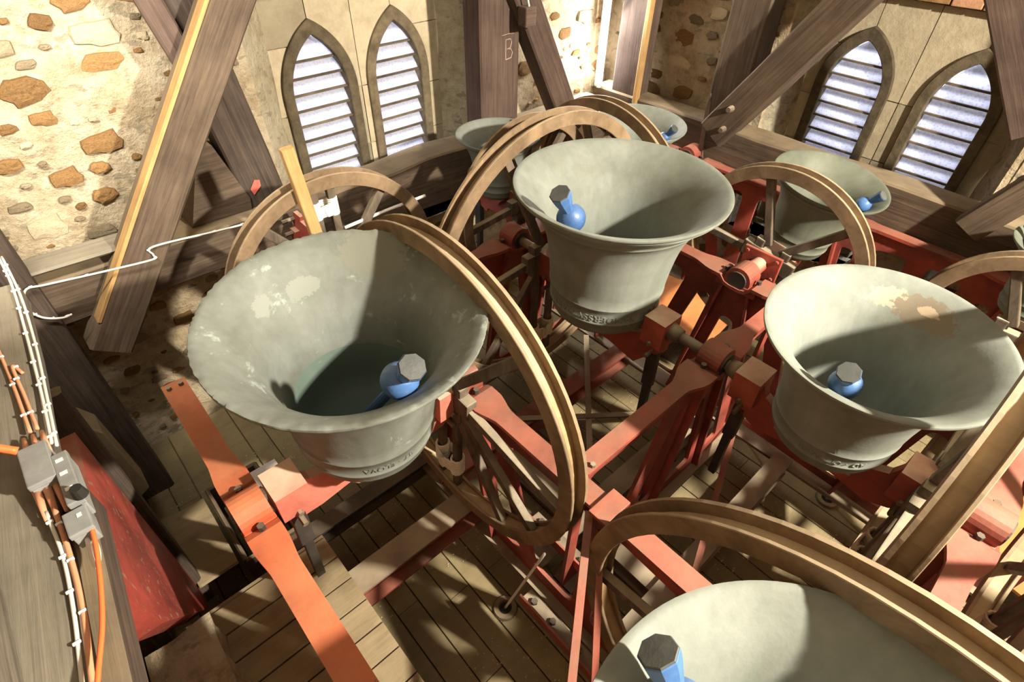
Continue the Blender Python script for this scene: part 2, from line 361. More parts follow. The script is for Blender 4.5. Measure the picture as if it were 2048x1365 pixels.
# rubble stones, set in the mortar, one object each
def stone_mesh(seed, ang=.0):
    rng = random.Random(seed); bm = bmesh.new(); k = rng.choice((11, 12, 13)); o = []; q = []; t = []
    for i in range(k):
        a = 2*pi*i/k+rng.uniform(-.18, .18); r_ = (rng.uniform(.66, 1.1)*.6+.4*rng.uniform(.8, 1.05))*(1/max(abs(cos(a)), abs(sin(a))))**.45
        o.append(bm.verts.new((r_*cos(a), -.5, r_*sin(a)))); q.append(bm.verts.new((r_*.93*cos(a), .55+rng.uniform(-.15, .15), r_*.93*sin(a))))
        t.append(bm.verts.new((r_*.55*cos(a)+rng.uniform(-.06, .06), .95+rng.uniform(-.25, .25), r_*.55*sin(a))))
    c = bm.verts.new((rng.uniform(-.1, .1), 1.0, rng.uniform(-.1, .1)))
    for i in range(k):
        j = (i+1) % k
        bm.faces.new((o[i], o[j], q[j], q[i])); bm.faces.new((q[i], q[j], t[j], t[i])); bm.faces.new((t[i], t[j], c))
    return done(bm, 'stone')
SM = {m_: [stone_mesh(hash(m_) % 97*0+i*7+len(m_)) for i in range(9)] for m_ in ('ironstone', 'greystone', 'palestone')}
for m_, L_ in SM.items():
    for me in L_: me.materials.append(MAT[m_])
def scatter(parent, mapf, regions, n_, seed, rotz, flip=1):
    rng = random.Random(seed); placed = []; k = 0; tries = 0
    while k < n_ and tries < 9000:
        tries += 1; s0, s1, z0, z1, w_ = regions[0] if len(regions) == 1 else rng.choices(regions, [((r_[1]-r_[0])*(r_[3]-r_[2])*r_[4]) for r_ in regions])[0]
        big = rng.random(); a = (.095 if big < .16 else .055 if big < .5 else .030)*rng.uniform(.8, 1.35)
        if k < 34: a = rng.uniform(.09, .15)
        elif k < 110: a = rng.uniform(.055, .10)
        b = a*rng.uniform(.42, .72); s = rng.uniform(s0+a, s1-a); z = rng.uniform(z0, z1)
        if any(abs(s-p)/(a+c+.022)+0 < 1 and abs(z-q)/(b+d+.018) < 1 for p, q, c, d in placed): continue
        placed.append((s, z, a, b)); k += 1
        m_ = rng.choices(('ironstone', 'greystone', 'palestone'), (.58, .32, .10))[0]
        o = bpy.data.objects.new('stone', rng.choice(SM[m_])); COL.objects.link(o); o.parent = parent
        o.location = mapf(s, z, .004); o.scale = (a, rng.uniform(.010, .019), b); o.rotation_euler = (0, rng.uniform(-.12, .12), rotz)
scatter(wallA, mapA, [(-.62, 1.32, .15, 1.85, 5), (3.32, 5.05, .1, 1.7, 1.2), (-.4, 1.3, -1.45, -.2, .8), (1.3, 3.3, -1.4, -.6, .5)], 285, 3, pi)
scatter(wallB, mapB, [(2.25, 4.0, .2, 1.7, 2), (-.6, .34, -.6, 1.2, 1), (.4, 3.8, -1.4, -.1, .8)], 230, 5, pi/2)

# embrasures: splayed plaster jambs, sill, surround with two pointed lights each
def window_pair(idx, mapf, hole, dwin, inner, lights, zs, za, ztop, wall, seedb):
    s0, s1, z0, z1 = hole; i0, i1 = inner; D = -dwin
    for (a, b, nm) in ((s0, i0, 'jamb'), (s1, i1, 'jamb')):
        bm = bmesh.new(); k = 26; prev = None
        for j in range(k+1):
            z = z0+(z1-z0)*j/k; row = []
            for t in (0, .25, .5, .75, 1):
                jit = noise.noise(Vector((z*3, t*3+a, 5)))*.018
                row.append(bm.verts.new(mapf(a+(b-a)*t+(jit if t > 0 else -.05*(1 if b > a else -1)), z, D*t+(-.005 if t == 0 else jit))))
            if prev:
                for q in range(4): bm.faces.new((prev[q], prev[q+1], row[q+1], row[q]))
            prev = row
        link('jamb', done(bm, 'jamb'), 'plaster', wall, smooth=True)
    bm = bmesh.new(); zt = z1
    vs = [bm.verts.new(mapf(*p)) for p in ((s0-.02, z0, .0), (s1+.02, z0, .0), (i1, z0, D), (i0, z0, D))]; bm.faces.new(vs)
    vs = [bm.verts.new(mapf(*p)) for p in ((s0-.02, z1, .0), (s1+.02, z1, .0), (i1, z1, D), (i0, z1, D))]; bm.faces.new(vs)
    link('sill', done(bm, 'sill'), 'plaster', wall)
    # ashlar surround: separate dressed blocks around the lights
    ax = mapf(1, 0, 0)-mapf(0, 0, 0); org = mapf(0, 0, D-.06)
    loops = [[(i0-.06, z0-.1), (i1+.06, z0-.1), (i1+.06, ztop), (i0-.06, ztop)]]
    for c, hw in lights: loops.append(lancet(c, hw+.075, z0, zs, za+.10, 12))
    pl = curve_plate('surround', loops, .12, ax, (0, 0, 1), org, 'ashlar', wall)
    me0 = pl.data; bpy.data.objects.remove(pl)
    cs = sorted(c for c, _ in lights); cols = [i0-.06, cs[0], sum(cs)/2+.001, cs[1], i1+.06]; rb_ = random.Random(seedb+50)
    for ci in range(4):
        rows = [z0-.1, zs-.62+.1*(ci % 2), zs-.12+.08*(ci % 3), za-.06, ztop] if ci in (0, 3) else [z0-.1, zs-.5, zs-.02, ztop]
        for ri in range(len(rows)-1):
            bm = bmesh.new(); bm.from_mesh(me0)
            for pos, axis_, sgn in ((cols[ci]+.003, ax, -1), (cols[ci+1]-.003, ax, 1), (rows[ri]+.003, Vector((0, 0, 1)), -1), (rows[ri+1]-.003, Vector((0, 0, 1)), 1)):
                pt = org+axis_*0; pt = (mapf(pos, 0, 0) if axis_ is ax else Vector((0, 0, pos)))
                g = bmesh.ops.bisect_plane(bm, geom=bm.verts[:]+bm.edges[:]+bm.faces[:], plane_co=pt, plane_no=axis_*sgn, clear_outer=True)
                ed = [e for e in g['geom_cut'] if isinstance(e, bmesh.types.BMEdge)]
                if ed: bmesh.ops.triangle_fill(bm, edges=ed, use_beauty=True)
            if len(bm.faces) > 3: o = link('ashlar_block', done(bm, 'ashlar_block'), 'ashlar', wall); o.location = (mapf(0, 0, 1)-mapf(0, 0, 0))*rb_.uniform(-.003, .005)
            else: bm.free()
    bm = bmesh.new(); ol_ = loops[0]; lp2 = [ol_]+[lancet(c, hw+.082, z0, zs, za+.108, 12) for c, hw in lights]
    mb = curve_plate('joint_mortar', lp2, .09, ax, (0, 0, 1), org-(mapf(0, 0, 1)-mapf(0, 0, 0))*.004, 'mortar_low', wall); bm.free()
    # brick course above the surround
    rng = random.Random(seedb); x = i0-.1
    while x < i1+.1:
        w_ = rng.uniform(.19, .24)
        for row in range(3):
            bm = bmesh.new(); off = (row % 2)*.1
            bm_box(bm, (-w_/2+.006, -.05, -.034), (w_/2-.006, .05, .034), bev=.007)
            o = link('brick', done(bm, 'brick'), 'brick_red' if rng.random() < .6 else 'ironstone', wall)
            o.location = mapf(x+w_/2+off, ztop+.045+row*.082, D+.02+rng.uniform(-.006, .006)); o.rotation_euler = (0, rng.uniform(-.02, .02), math.atan2(ax.y, ax.x))
        x += w_
    bm = bmesh.new(); bm_prism(bm, [(i0-.2, ztop), (i1+.2, ztop), (i1+.2, z1+.05), (i0-.2, z1+.05)], mapf(0, 0, D-.055), ax, (0, 0, 1), mapf(0, 0, 1)-mapf(0, 0, 0), .1)
    link('brick_bedding', done(bm, 'bed'), 'mortar', wall)
    for q, (c, hw) in enumerate(lights):
        win = empty('window_%d' % (idx+q), mapf(c, z0, D)); win['kind'] = 'structure'
        loc = lambda s, z, d: mapf(s, z, d)-mapf(c, z0, D)
        outer = lancet(c, hw+.08, z0, zs, za+.105, 12); inner_ = lancet(c, hw, z0, zs, za, 12)
        fr = loft_frame(outer, inner_, D-.10, D+.035, loc); bmesh.ops.bevel(fr, geom=[e for e in fr.edges], offset=.006, segments=1, affect='EDGES')
        link('window_frame', done(fr, 'frame'), 'old_frame', win)
        H = za-zs; rad = (H*H+hw*hw)/(2*hw)
        def half(z): 
            return hw if z <= zs else max(.0, math.sqrt(max(0, rad*rad-(z-zs)**2))-(rad-hw))
        z = za-.17
        first = True
        while z > z0+.1:
            # blade: sheet from its lower inner edge up and outwards, clipped to the arch
            hgt = .118 if not first else .19; dep = .075
            bm = bmesh.new(); rows = []
            K = 6
            for j in range(K+1):
                t = j/K; zz = z+hgt*t; hh = half(zz)-.004
                if hh < .012: hh = .012
                rows.append([bm.verts.new(loc(c+hh*x, zz, D-.015-dep*t)) for x in (-1, -.5, 0, .5, 1)])
            for a, b in zip(rows[:-1], rows[1:]):
                for i in range(4): bm.faces.new((a[i], a[i+1], b[i+1], b[i]))
            bmesh.ops.recalc_face_normals(bm, faces=bm.faces)
            r_ = bmesh.ops.extrude_face_region(bm, geom=bm.faces[:]); off = (mapf(0, 0, 1)-mapf(0, 0, 0))*-.006
            for g in r_['geom']:
                if isinstance(g, bmesh.types.BMVert): g.co += off
            lv = link('louvre', done(bm, 'louvre'), 'louvre_glass', win)
            bm = bmesh.new(); rows = []  # added opaque strip behind the blade, there to shade its upper half
            for t in (.42, .75, 1.02):
                hh = max(.012, half(z+hgt*t)-.004); rows.append([bm.verts.new(loc(c+hh*x, z+hgt*t-.012, D-.045-dep*t)) for x in (-1, 1)])
            for a, b in zip(rows[:-1], rows[1:]): bm.faces.new((a[0], a[1], b[1], b[0]))
            r_ = bmesh.ops.extrude_face_region(bm, geom=bm.faces[:])
            for g in r_['geom']:
                if isinstance(g, bmesh.types.BMVert): g.co += off*.8
            link('shade_strip', done(bm, 'louvre_shade'), 'ashlar', lv)
            hh = half(z); bm = bmesh.new(); bm_beam(bm, loc(c-hh, z-.004, D-.008), loc(c+hh, z-.004, D-.008), .02, .014)
            link('glazing_bar', done(bm, 'bar'), 'old_frame', lv)
            z -= .118; first = False
window_pair(1, mapA, HA, .32, (1.60, 3.09), ((1.945, .235), (2.66, .225)), .68, 1.10, 1.36, wallA, 1)
window_pair(3, mapB, HB, .36, (.50, 2.10), ((.90, .205), (1.69, .225)), .66, 1.03, 1.34, wallB, 2)

# ------------------------------------------------------------------ floor
FZ = -1.55
bm = bmesh.new(); bm_box(bm, (-.7, -3.2, FZ-.15), (5.15, 4.1, FZ-.035)); fl = tag(link('floor', done(bm, 'floor'), 'timber'), kind='structure')
rng = random.Random(4); x = -.66
while x < 5.05:
    wd = .158; y = -1.2+rng.uniform(0, .5); ys = [-1.4]
    while y < 3.6: ys.append(y); y += rng.uniform(1.7, 2.6)
    ys.append(4.02)
    for a, b in zip(ys[:-1], ys[1:]):
        beam('plank', (x+wd/2, a+.002, FZ-.018+rng.uniform(-.003, .003)), (x+wd/2, b-.002, FZ-.018+rng.uniform(-.003, .003)), wd-.006, .034, 'plank', fl, ref=(0, 0, 1), bev=.003)
    x += wd
# grit and flakes lying along the joints
bm = bmesh.new(); rng = random.Random(8)
for i in range(5200):
    x = -.66+.158*rng.randint(1, 35)+rng.gauss(0, .035) if rng.random() < .6 else rng.uniform(-.5, 4.8)
    y = rng.uniform(-.6, 3.4); s = rng.uniform(.003, .0085); a = rng.uniform(0, pi)
    if noise.noise(Vector((x*2, y*2, 1))) < -.05: continue
    v = [bm.verts.new((x+s*cos(a+k*2.1)*1.2, y+s*sin(a+k*2.1), FZ+.0015)) for k in range(3)]+[bm.verts.new((x, y, FZ+s*.9))]
    for f in ((0, 1, 3), (1, 2, 3), (2, 0, 3)): bm.faces.new([v[k] for k in f])
tag(link('debris', done(bm, 'debris'), 'palestone'), 'small pale flakes and grit scattered over the dusty floorboards', 'debris', kind='stuff')

# raised platform of boards at bottom left
pf = empty('platform', (-.25, 1.4, FZ), label='raised wooden platform of wide boards beside the left frame', cat='platform')
for i in range(8):
    y = 1.98-.165*i
    beam('board', (-.56, y-.08, -1.0), (.30, y-.08, -1.0), .158, .03, 'platform_wood', pf, ref=(0, 0, 1), bev=.003)
beam('side_board', (-.56, 2.0, -1.07), (.30, 2.0, -1.07), .03, .14, 'platform_wood', pf, ref=(0, 0, 1), bev=.003)
for xx in (-.5, .24): beam('leg', (xx, 1.95, FZ), (xx, 1.95, -1.02), .07, .07, 'platform_wood', pf, bev=.003)
for xx in (-.5, .24): beam('leg', (xx, .85, FZ), (xx, .85, -1.02), .07, .07, 'platform_wood', pf, bev=.003)
# hatch box with a white sheet behind it
hb = empty('hatch_box', (-.05, 2.6, FZ), label='low wooden hatch box on the floor left of the largest bell', cat='box')
beam('board', (-.12, 2.28, -1.35), (-.12, 2.95, -1.35), .03, .38, 'timber_brown', hb, ref=(0, 0, 1))
beam('board', (.22, 2.28, -1.35), (.22, 2.95, -1.35), .03, .38, 'timber_brown', hb, ref=(0, 0, 1))
beam('board', (-.12, 2.28, -1.35), (.22, 2.28, -1.35), .03, .38, 'timber_brown', hb, ref=(0, 0, 1))
beam('board', (-.12, 2.95, -1.35), (.22, 2.95, -1.35), .03, .38, 'timber_brown', hb, ref=(0, 0, 1))
beam('lid', (-.4, 2.62, -1.2), (-.16, 2.62, -1.2), .62, .025, 'platform_wood', hb, ref=(0, 0, 1))
bm = bmesh.new(); bm_box(bm, (-.05, -.14, -.004), (.32, .14, .004)); o = link('sheet', done(bm, 's'), 'sticker'); o.location = (.02, 2.72, -1.14); tag(o, 'white sheet of board lying on the hatch box', 'sheet')

# ------------------------------------------------------------------ timbers of the tower walls
A3 = dict(ref=(0, 1, 0))
def T(name, p0, p1, w_, t_, mat, label, ref=(0, 1, 0), **k): return beam(name, p0, p1, w_, t_, mat, None, ref=ref, bev=.014, label=label, cat='beam' if 'cat' not in k else k.pop('cat'), **k)
lb = T('brace_beam', (1.50, 3.60, 1.95), (-.16, 3.60, -.22), .23, .18, 'timber_brown', 'long weathered brace leaning in front of the left wall, lit left edge done as a tan strip', rough=.008)
es = beam('lit_edge_strip', (1.50-.092, 3.55, 1.95+.070), (-.04-.092, 3.55, -.065+.070), .022, .09, 'fresh_wood', lb, ref=(0, 1, 0), bev=.003)  # tan strip added to paint the light on the brace's left side
b_ = T('brace_beam', (.92, 3.86, 1.95), (1.17, 3.86, -.15), .28, .18, 'timber', 'dark brace crossing behind the long leaning brace, red paint marks near foot', rough=.01)
for (x, z, a, s) in ((.93, .42, .5, .10), (1.06, .40, -.4, .11)):
    bm = bmesh.new(); bm_prism(bm, [(-s/2, -.022), (s*.2, -.03), (s/2, -.004), (s*.35, .028), (-s*.3, .02)], (0, 0, 0), (cos(a+1.2), 0, sin(a+1.2)), (-sin(a+1.2), 0, cos(a+1.2)), (0, 1, 0), .003)
    o = link('paint_mark', done(bm, 'pm'), 'red_mark', b_); o.matrix_basis = b_.matrix_basis.inverted() @ Matrix.Translation((x, 3.762, z))
T('red_brace', (.72, 3.73, 2.0), (.90, 3.73, 1.20), .13, .07, 'timber_purple', 'dark red painted batten behind the top of the long brace')
bm = bmesh.new(); bm_prism(bm, [(.58, .24), (.98, .20), (1.0, .34), (.88, .74), (.80, .78)], (0, 3.86, 0), (1, 0, 0), (0, 0, 1), (0, 1, 0), .22)
tag(link('corbel_block', done(bm, 'c'), 'timber_brown'), 'wedge shaped timber block below the crossing braces', 'block')
T('wall_beam', (-.6, 3.80, .13), (1.25, 3.80, .10), .30, .30, 'timber_brown', 'horizontal timber along the left wall under the crossed braces', rough=.012, ref=(0, 0, 1))
T('wall_beam', (1.2, 3.84, .0), (4.7, 3.84, .0), .30, .42, 'timber_brown', 'rough rounded timber running below the left pair of louvred windows', rough=.03, ref=(0, 0, 1))
T('ledge_board', (-.30, 3.72, .36), (.42, 3.72, .34), .20, .03, 'timber_grey', 'grey board lying on the timber beside the long brace foot', ref=(0, 0, 1))
T('corner_post', (-.40, 3.60, 1.0), (-.42, 3.60, FZ), .24, .22, 'timber', 'dark post standing in the left corner of the chamber', rough=.01, cat='post')
bm = bmesh.new(); bm_prism(bm, [(-.70, -.08), (-.58, -.10), (-.41, -.46), (-.39, -1.05), (-.48, -1.1), (-.70, -.76)], (0, 3.22, 0), (1, 0, 0), (0, 0, 1), (0, 1, 0), .2)
tag(link('knee_block', done(bm, 'k'), 'palestone'), 'pale triangular timber knee at the dark corner post', 'block')
bm = bmesh.new(); bm_prism(bm, [(2.50, .15), (2.34, -1.36), (2.16, -1.20), (1.47, -.02), (1.38, .40)], (-.47, 0, 0), (0, 1, 0), (0, 0, 1), (1, 0, 0), .12)
tag(link('red_brace_board', done(bm, 'r'), 'red_timber'), 'broad red painted brace board on the near left wall', 'beam')
T('edge_timber', (-.44, 2.72, .24), (-.43, 2.36, -1.38), .10, .12, 'timber', 'dark timber edging the broad red board', ref=(1, 0, 0))
T('side_beam', (-.42, 2.95, .63), (-.655, .2, .63), .26, .14, 'timber_grey', 'dusty grey beam at the left edge carrying the cables', ref=(0, 0, 1), rough=.012)
T('side_plank', (-.62, 2.0, .80), (-.62, .2, .80), .12, .20, 'timber_grey', 'wide grey plank above the cable beam at the left edge', ref=(0, 0, 1), rough=.008)
T('lower_rail', (-.365, 1.60, .60), (-.475, .3, .60), .07, .14, 'timber', 'near black timber rail beside the grey cable beam', ref=(0, 0, 1))
bm = bmesh.new(); bmesh.ops.create_cube(bm, size=1); bmesh.ops.subdivide_edges(bm, edges=bm.edges[:], cuts=7, use_grid_fill=True)
for v in bm.verts: v.co = Vector((-.505+v.co.x*.29, 1.32+v.co.y*.95, -1.12+v.co.z*.86)); v.co += Vector((noise.noise(v.co*5), noise.noise(v.co*5+Vector((9, 0, 0))), noise.noise(v.co*5+Vector((0, 9, 0)))))*.05
tag(link('masonry_ledge', done(bm, 'ml'), 'mortar'), 'pale crumbling masonry ledge below the broad red board', 'masonry')
# window wall posts and braces
T('wall_post', (3.22, 3.78, 2.2), (3.22, 3.78, .05), .42, .22, 'timber_purple', 'wide brown post with chalked letter B between window and corner', cat='post')
T('brace_beam', (3.15, 3.66, 1.75), (4.12, 3.66, .05), .24, .18, 'timber_purple', 'brown brace running down right from the post marked B')
bm = bmesh.new(); bm_box(bm, (-.055, -.05, -.07), (.055, .05, .07), bev=.012); o = link('switch_box', done(bm, 'sb'), 'timber_purple'); o.location = (3.36, 3.52, 1.17); tag(o, 'small brown wooden switch block at the top of the brown brace', 'switch')
bm = bmesh.new(); bm_tube(bm, spline([(3.36, 3.5, 1.24), (3.33, 3.49, 1.32), (3.33, 3.52, 1.5), (3.33, 3.54, 1.9)]), .007, 6); tag(link('switch_cable', done(bm, 'sc'), 'cable_white'), 'thin pale cable above the brown switch block', 'cable')
T('corner_wall_post', (4.86, 3.54, 2.1), (4.86, 3.54, .2), .30, .22, 'timber_purple', 'purple brown post right of the bright corner tube', ref=(1, 0, 0), cat='post')
T('edge_batten', (4.74, 3.36, 2.1), (4.74, 3.36, .25), .06, .06, 'fresh_wood', 'raw orange wood edge on the purple brown post', ref=(1, 0, 0), cat='batten')
T('wall_post', (4.90, 2.44, 2.1), (4.90, 2.44, .1), .34, .24, 'timber_brown', 'brown post left of the right pair of louvred windows', ref=(1, 0, 0), cat='post', rough=.01)
T('brace_beam', (4.72, 1.45, 1.75), (4.72, 2.42, .25), .27, .2, 'timber_brown', 'thick brace rising right from the brown post across the windows', ref=(1, 0, 0), rough=.012)
T('wall_beam', (4.86, 3.9, .12), (4.86, -1.0, .12), .26, .36, 'timber_brown', 'long horizontal beam below the right pair of louvred windows', ref=(0, 0, 1), rough=.014)
T('brace_beam', (4.72, 1.05, 1.9), (4.72, .32, .9), .24, .18, 'timber_purple', 'red brown brace at the top right corner', ref=(1, 0, 0))
T('brace_beam', (4.68, -.1, 1.1), (4.68, .34, .22), .2, .16, 'timber_brown', 'short strut standing on the right beam at the frame edge', ref=(1, 0, 0))
T('low_strut', (4.9, .62, -.14), (4.9, 1.35, -1.4), .26, .2, 'plaster', 'pale plastered strut below the right beam', ref=(1, 0, 0), rough=.02)
bm = bmesh.new(); bm_prism(bm, [(-.022, -.32), (.03, -.32), (.026, .18), (.006, .30), (-.012, .22)], (0, 0, 0), (0, 1, 0), (0, 0, 1), (1, 0, 0), .02)
o = link('iron_strap', done(bm, 'is'), 'dusty_iron'); o.location = (4.70, 2.52, .26); o.rotation_euler = (R(-4), 0, 0); tag(o, 'pointed iron strap fixed on the beam at the brown post', 'strap')
bm = bmesh.new()
for (y, z) in ((2.28, .52), (2.30, .34)): bm_cyl(bm, (4.56, y, z), (4.62, y, z), .022, .028, 8)
tag(link('brace_bolt', done(bm, 'bb'), 'dusty_iron'), 'two iron bolt heads at the foot of the thick brace', 'bolt')
# chalked letter on the post
cu = bpy.data.curves.new('chalk_letter', 'FONT'); cu.body = 'B'; cu.size = .17; cu.extrude = .001; co = bpy.data.objects.new('t', cu); COL.objects.link(co)
me = bpy.data.meshes.new_from_object(co.evaluated_get(bpy.context.evaluated_depsgraph_get())); bpy.data.objects.remove(co)
bm = bmesh.new()
pts = [(0, 0), (0, .075), (0, .15), (.05, .15), (.065, .125), (.05, .085), (.01, .08), (.055, .075), (.075, .045), (.06, .008), (0, 0)]
bm_tube(bm, [(x, 0, z) for x, z in pts], .0035, 5); bm_tube(bm, [(-.04, 0, .185), (.03, 0, .19), (.09, 0, .185)], .002, 5)
pb = [o for o in bpy.data.objects if o.get('label', '').startswith('wide brown post')][0]
o = link('chalk_letter', done(bm, 'cl'), 'chalk', pb); o.matrix_basis = pb.matrix_basis.inverted() @ Matrix.Translation((3.27, 3.666, .84))

# corner fluorescent tube
lt = empty('tube_lamp', (4.74, 3.86, .3), label='vertical fluorescent tube lamp glowing in the far corner', cat='lamp')
bm = bmesh.new(); bm_box(bm, (-.03, -.03, 0), (.03, .03, 1.35), bev=.006); link('batten', done(bm, 'b'), 'sticker', lt)
bm = bmesh.new(); bm_cyl(bm, (-.045, -.045, .05), (-.045, -.045, 1.3), .019, seg=12); link('tube', done(bm, 't'), 'tube_glow', lt)
bm = bmesh.new(); bm_cyl(bm, (-.045, -.045, .0), (-.045, -.045, .05), .024, seg=12); bm_cyl(bm, (-.045, -.045, 1.3), (-.045, -.045, 1.35), .024, seg=12); link('end_cap', done(bm, 'e'), 'sticker', lt)
bm = bmesh.new(); bm_tube(bm, spline([(0, -.02, .02), (.01, -.02, -.1), (.0, -.03, -.24)]), .007, 6); link('cable', done(bm, 'cb'), 'cable_white', lt)
# ------------------------------------------------------------------ bell frame: cast side frames
def rpoly(pts, r_, k=4):
    out = []; n_ = len(pts)
    for i in range(n_):
        p = Vector(pts[i]); a = (Vector(pts[i-1])-p); b = (Vector(pts[(i+1) % n_])-p)
        rr = min(r_, a.length*.45, b.length*.45); A_ = p+a.normalized()*rr; B_ = p+b.normalized()*rr
        for j in range(k+1): t = j/k; out.append(tuple(A_*(1-t)**2+p*2*t*(1-t)+B_*t*t))
    return out
ZB = -1.28
def frame_side(axis, c, a0, a1, bears, mat, label, nar=.105, wide=.18, cap='dark_iron'):
    "axis 'y': side in the plane x=c running along Y; axis 'x': plane y=c running along X"
    P = (lambda a, z, o=0: Vector((c+o, a, z))) if axis == 'y' else (lambda a, z, o=0: Vector((a, c+o, z)))
    ax = P(1, 0)-P(0, 0); nv = P(0, 0, 1)-P(0, 0)
    root = empty('cast_truss', P((a0+a1)/2, ZB), label=label, cat='frame'); inv = lambda o: setattr(o, 'location', -root.location)
    bs = sorted(bears); cuts = [a0]+[(p+q)/2 for p, q in zip(bs[:-1], bs[1:])]+[a1]
    loops = [[(a0, ZB), (a1, ZB), (a1, -.02), (a0, -.02)]]
    for b, lo, hi in zip(bs, cuts[:-1], cuts[1:]):
        loops.append(rpoly([(b-.05, -.36), (b+.05, -.36), (b+.17, ZB+.12), (b-.17, ZB+.12)], .05))
        for sg, end in ((1, hi), (-1, lo)):
            room = abs(end-b)
            if room > .42:
                w2 = min(.34, room*.45)
                q = [(b+sg*.17, -.25), (b+sg*.27, -.25), (b+sg*(w2+.19), ZB+.12), (b+sg*.29, ZB+.12)]
                loops.append(rpoly(q if sg > 0 else q[::-1], .045))
            if room > .62:
                q = [(b+sg*.39, -.17), (end-sg*.07, -.14), (end-sg*.07, ZB+.12), (b+sg*(w2+.31), ZB+.12)]
                loops.append(rpoly(q if sg > 0 else q[::-1], .07))
    o = curve_plate('web', loops, .024, ax, (0, 0, 1), P(0, 0), mat, root); inv(o)
    # flanged top rail, wider under each bearing
    bm = bmesh.new(); k = int((a1-a0)/.04); prev = None
    for i in range(k+1):
        a = a0+(a1-a0)*i/k; d = min(abs(a-b) for b in bs); t = max(0, min(1, (d-.20)/.16)); t = t*t*(3-2*t); wd = wide+(nar-wide)*t
        z = 0-.05*max(0, 1-max(0, d-.07)/.05) if d < .12 else 0
        row = [bm.verts.new(P(a, zz+z, s_*wd/2)) for s_, zz in ((-1, 0), (1, 0), (1, -.024), (-1, -.024))]
        if prev:
            for j in range(4): bm.faces.new((prev[j], prev[(j+1) % 4], row[(j+1) % 4], row[j]))
        else: bm.faces.new(row)
        prev = row
    bm.faces.new(prev[::-1]); o = link('top_rail', done(bm, 'tr'), mat, root); inv(o)
    bm = bmesh.new(); bm_beam(bm, P(a0, ZB-.01), P(a1, ZB-.01), .15 if axis == 'x' else .15, .024, ref=(0, 0, 1)); o = link('bottom_rail', done(bm, 'br'), 'dusty_iron', root); inv(o)
    for b in bs:
        for sg in (-1, 1): bm = bmesh.new(); bm_beam(bm, P(b+sg*.10, -.1), P(b+sg*.28, ZB), .02, .11, ref=nv); o = link('leg_rib', done(bm, 'lr'), mat, root); inv(o)
    for b in bs:
        bm = bmesh.new(); bm_cyl(bm, P(b, .0, -.07), P(b, .0, .07), .092, seg=24); bm_beam(bm, P(b-.15, -.055), P(b+.15, -.055), .15, .06, ref=(0, 0, 1), bev=.01)
        h_ = link('bearing_housing', done(bm, 'bh'), mat, root, smooth=False); inv(h_)
        bm = bmesh.new(); bm_cyl(bm, P(b, 0, -.082), P(b, 0, .082), .066, seg=20)
        for sg in (-1, 1): bm_cyl(bm, P(b+sg*.12, -.02), P(b+sg*.12, .025), .017, seg=6)
        link('bearing_cap', done(bm, 'bc'), cap, h_)
    for a in (a0+.05, a1-.05):
        for s_ in (-1, 1): bm = bmesh.new(); bm_cyl(bm, P(a, -.002, s_*.03), P(a, .02, s_*.03), .014, seg=6); o = link('bolt', done(bm, 'bo'), 'dusty_iron', root); inv(o)
    return root
frame_side('y', .03, -1.0, 2.72, [1.70, -.37], 'orange_red_paint', 'bright orange red cast frame side at the left of the largest bell', nar=.12, wide=.15)
frame_side('y', 1.215, -1.0, 2.72, [1.70, -.37], 'red_paint', 'red cast frame side running behind the two left bells and wheels')
frame_side('x', .88, 1.28, 3.18, [2.42], 'red_paint', 'red cast frame side between the centre bell and the right bell', nar=.10, wide=.20)
frame_side('x', 2.60, 1.28, 3.18, [2.42, 2.88], 'red_paint', 'red cast frame side behind the centre bell')
frame_side('x', -.50, 1.28, 3.18, [2.42], 'red_paint', 'red cast frame side below the wheel at the right edge')
frame_side('y', 3.26, -1.0, 3.2, [1.2, 2.58, -.23], 'red_paint', 'long red cast frame side with slotted web right of the centre bell')
frame_side('y', 4.66, -1.0, 3.2, [1.2, 2.58, -.23], 'red_paint', 'red cast frame side along the right wall beam')
# end plates bolted across the middle frame
def plate(name, lo, hi, mat, label, cat='plate', bev=.004, rot=None):
    bm = bmesh.new(); c = (Vector(lo)+Vector(hi))/2; bm_box(bm, Vector(lo)-c, Vector(hi)-c, bev=bev); o = link(name, done(bm, name), mat); o.location = c
    if rot: o.rotation_euler = rot
    return tag(o, label, cat)
plate('splice_plate', (1.13, .60, .0), (1.30, .70, .022), 'red_paint', 'flat red joint plate across the middle of the long red rail')
def bracket(loc, label):
    root = empty('frame_bracket', loc, label=label, cat='bracket', group='bolted brackets on the bottom girders')
    bm = bmesh.new(); bm_box(bm, (-.05, -.32, 0), (.05, .32, .016), bev=.003); link('plate', done(bm, 'p'), 'dusty_iron', root)
    bm = bmesh.new(); bm_box(bm, (-.05, -.32, .016), (-.036, .32, .09), bev=.002); link('flange', done(bm, 'f'), 'red_paint', root)
    for y in (-.25, -.1, .1, .25):
        bm = bmesh.new(); bm_cyl(bm, (.01, y, .016), (.01, y, .04), .02, seg=6); link('bolt', done(bm, 'b'), 'dark_iron', root)
bracket((1.40, .95, -1.10), 'bolted angle bracket on the low girder beside the middle frame')
bracket((1.02, .62, -1.12), 'bolted angle bracket nearest to the bottom wheel')
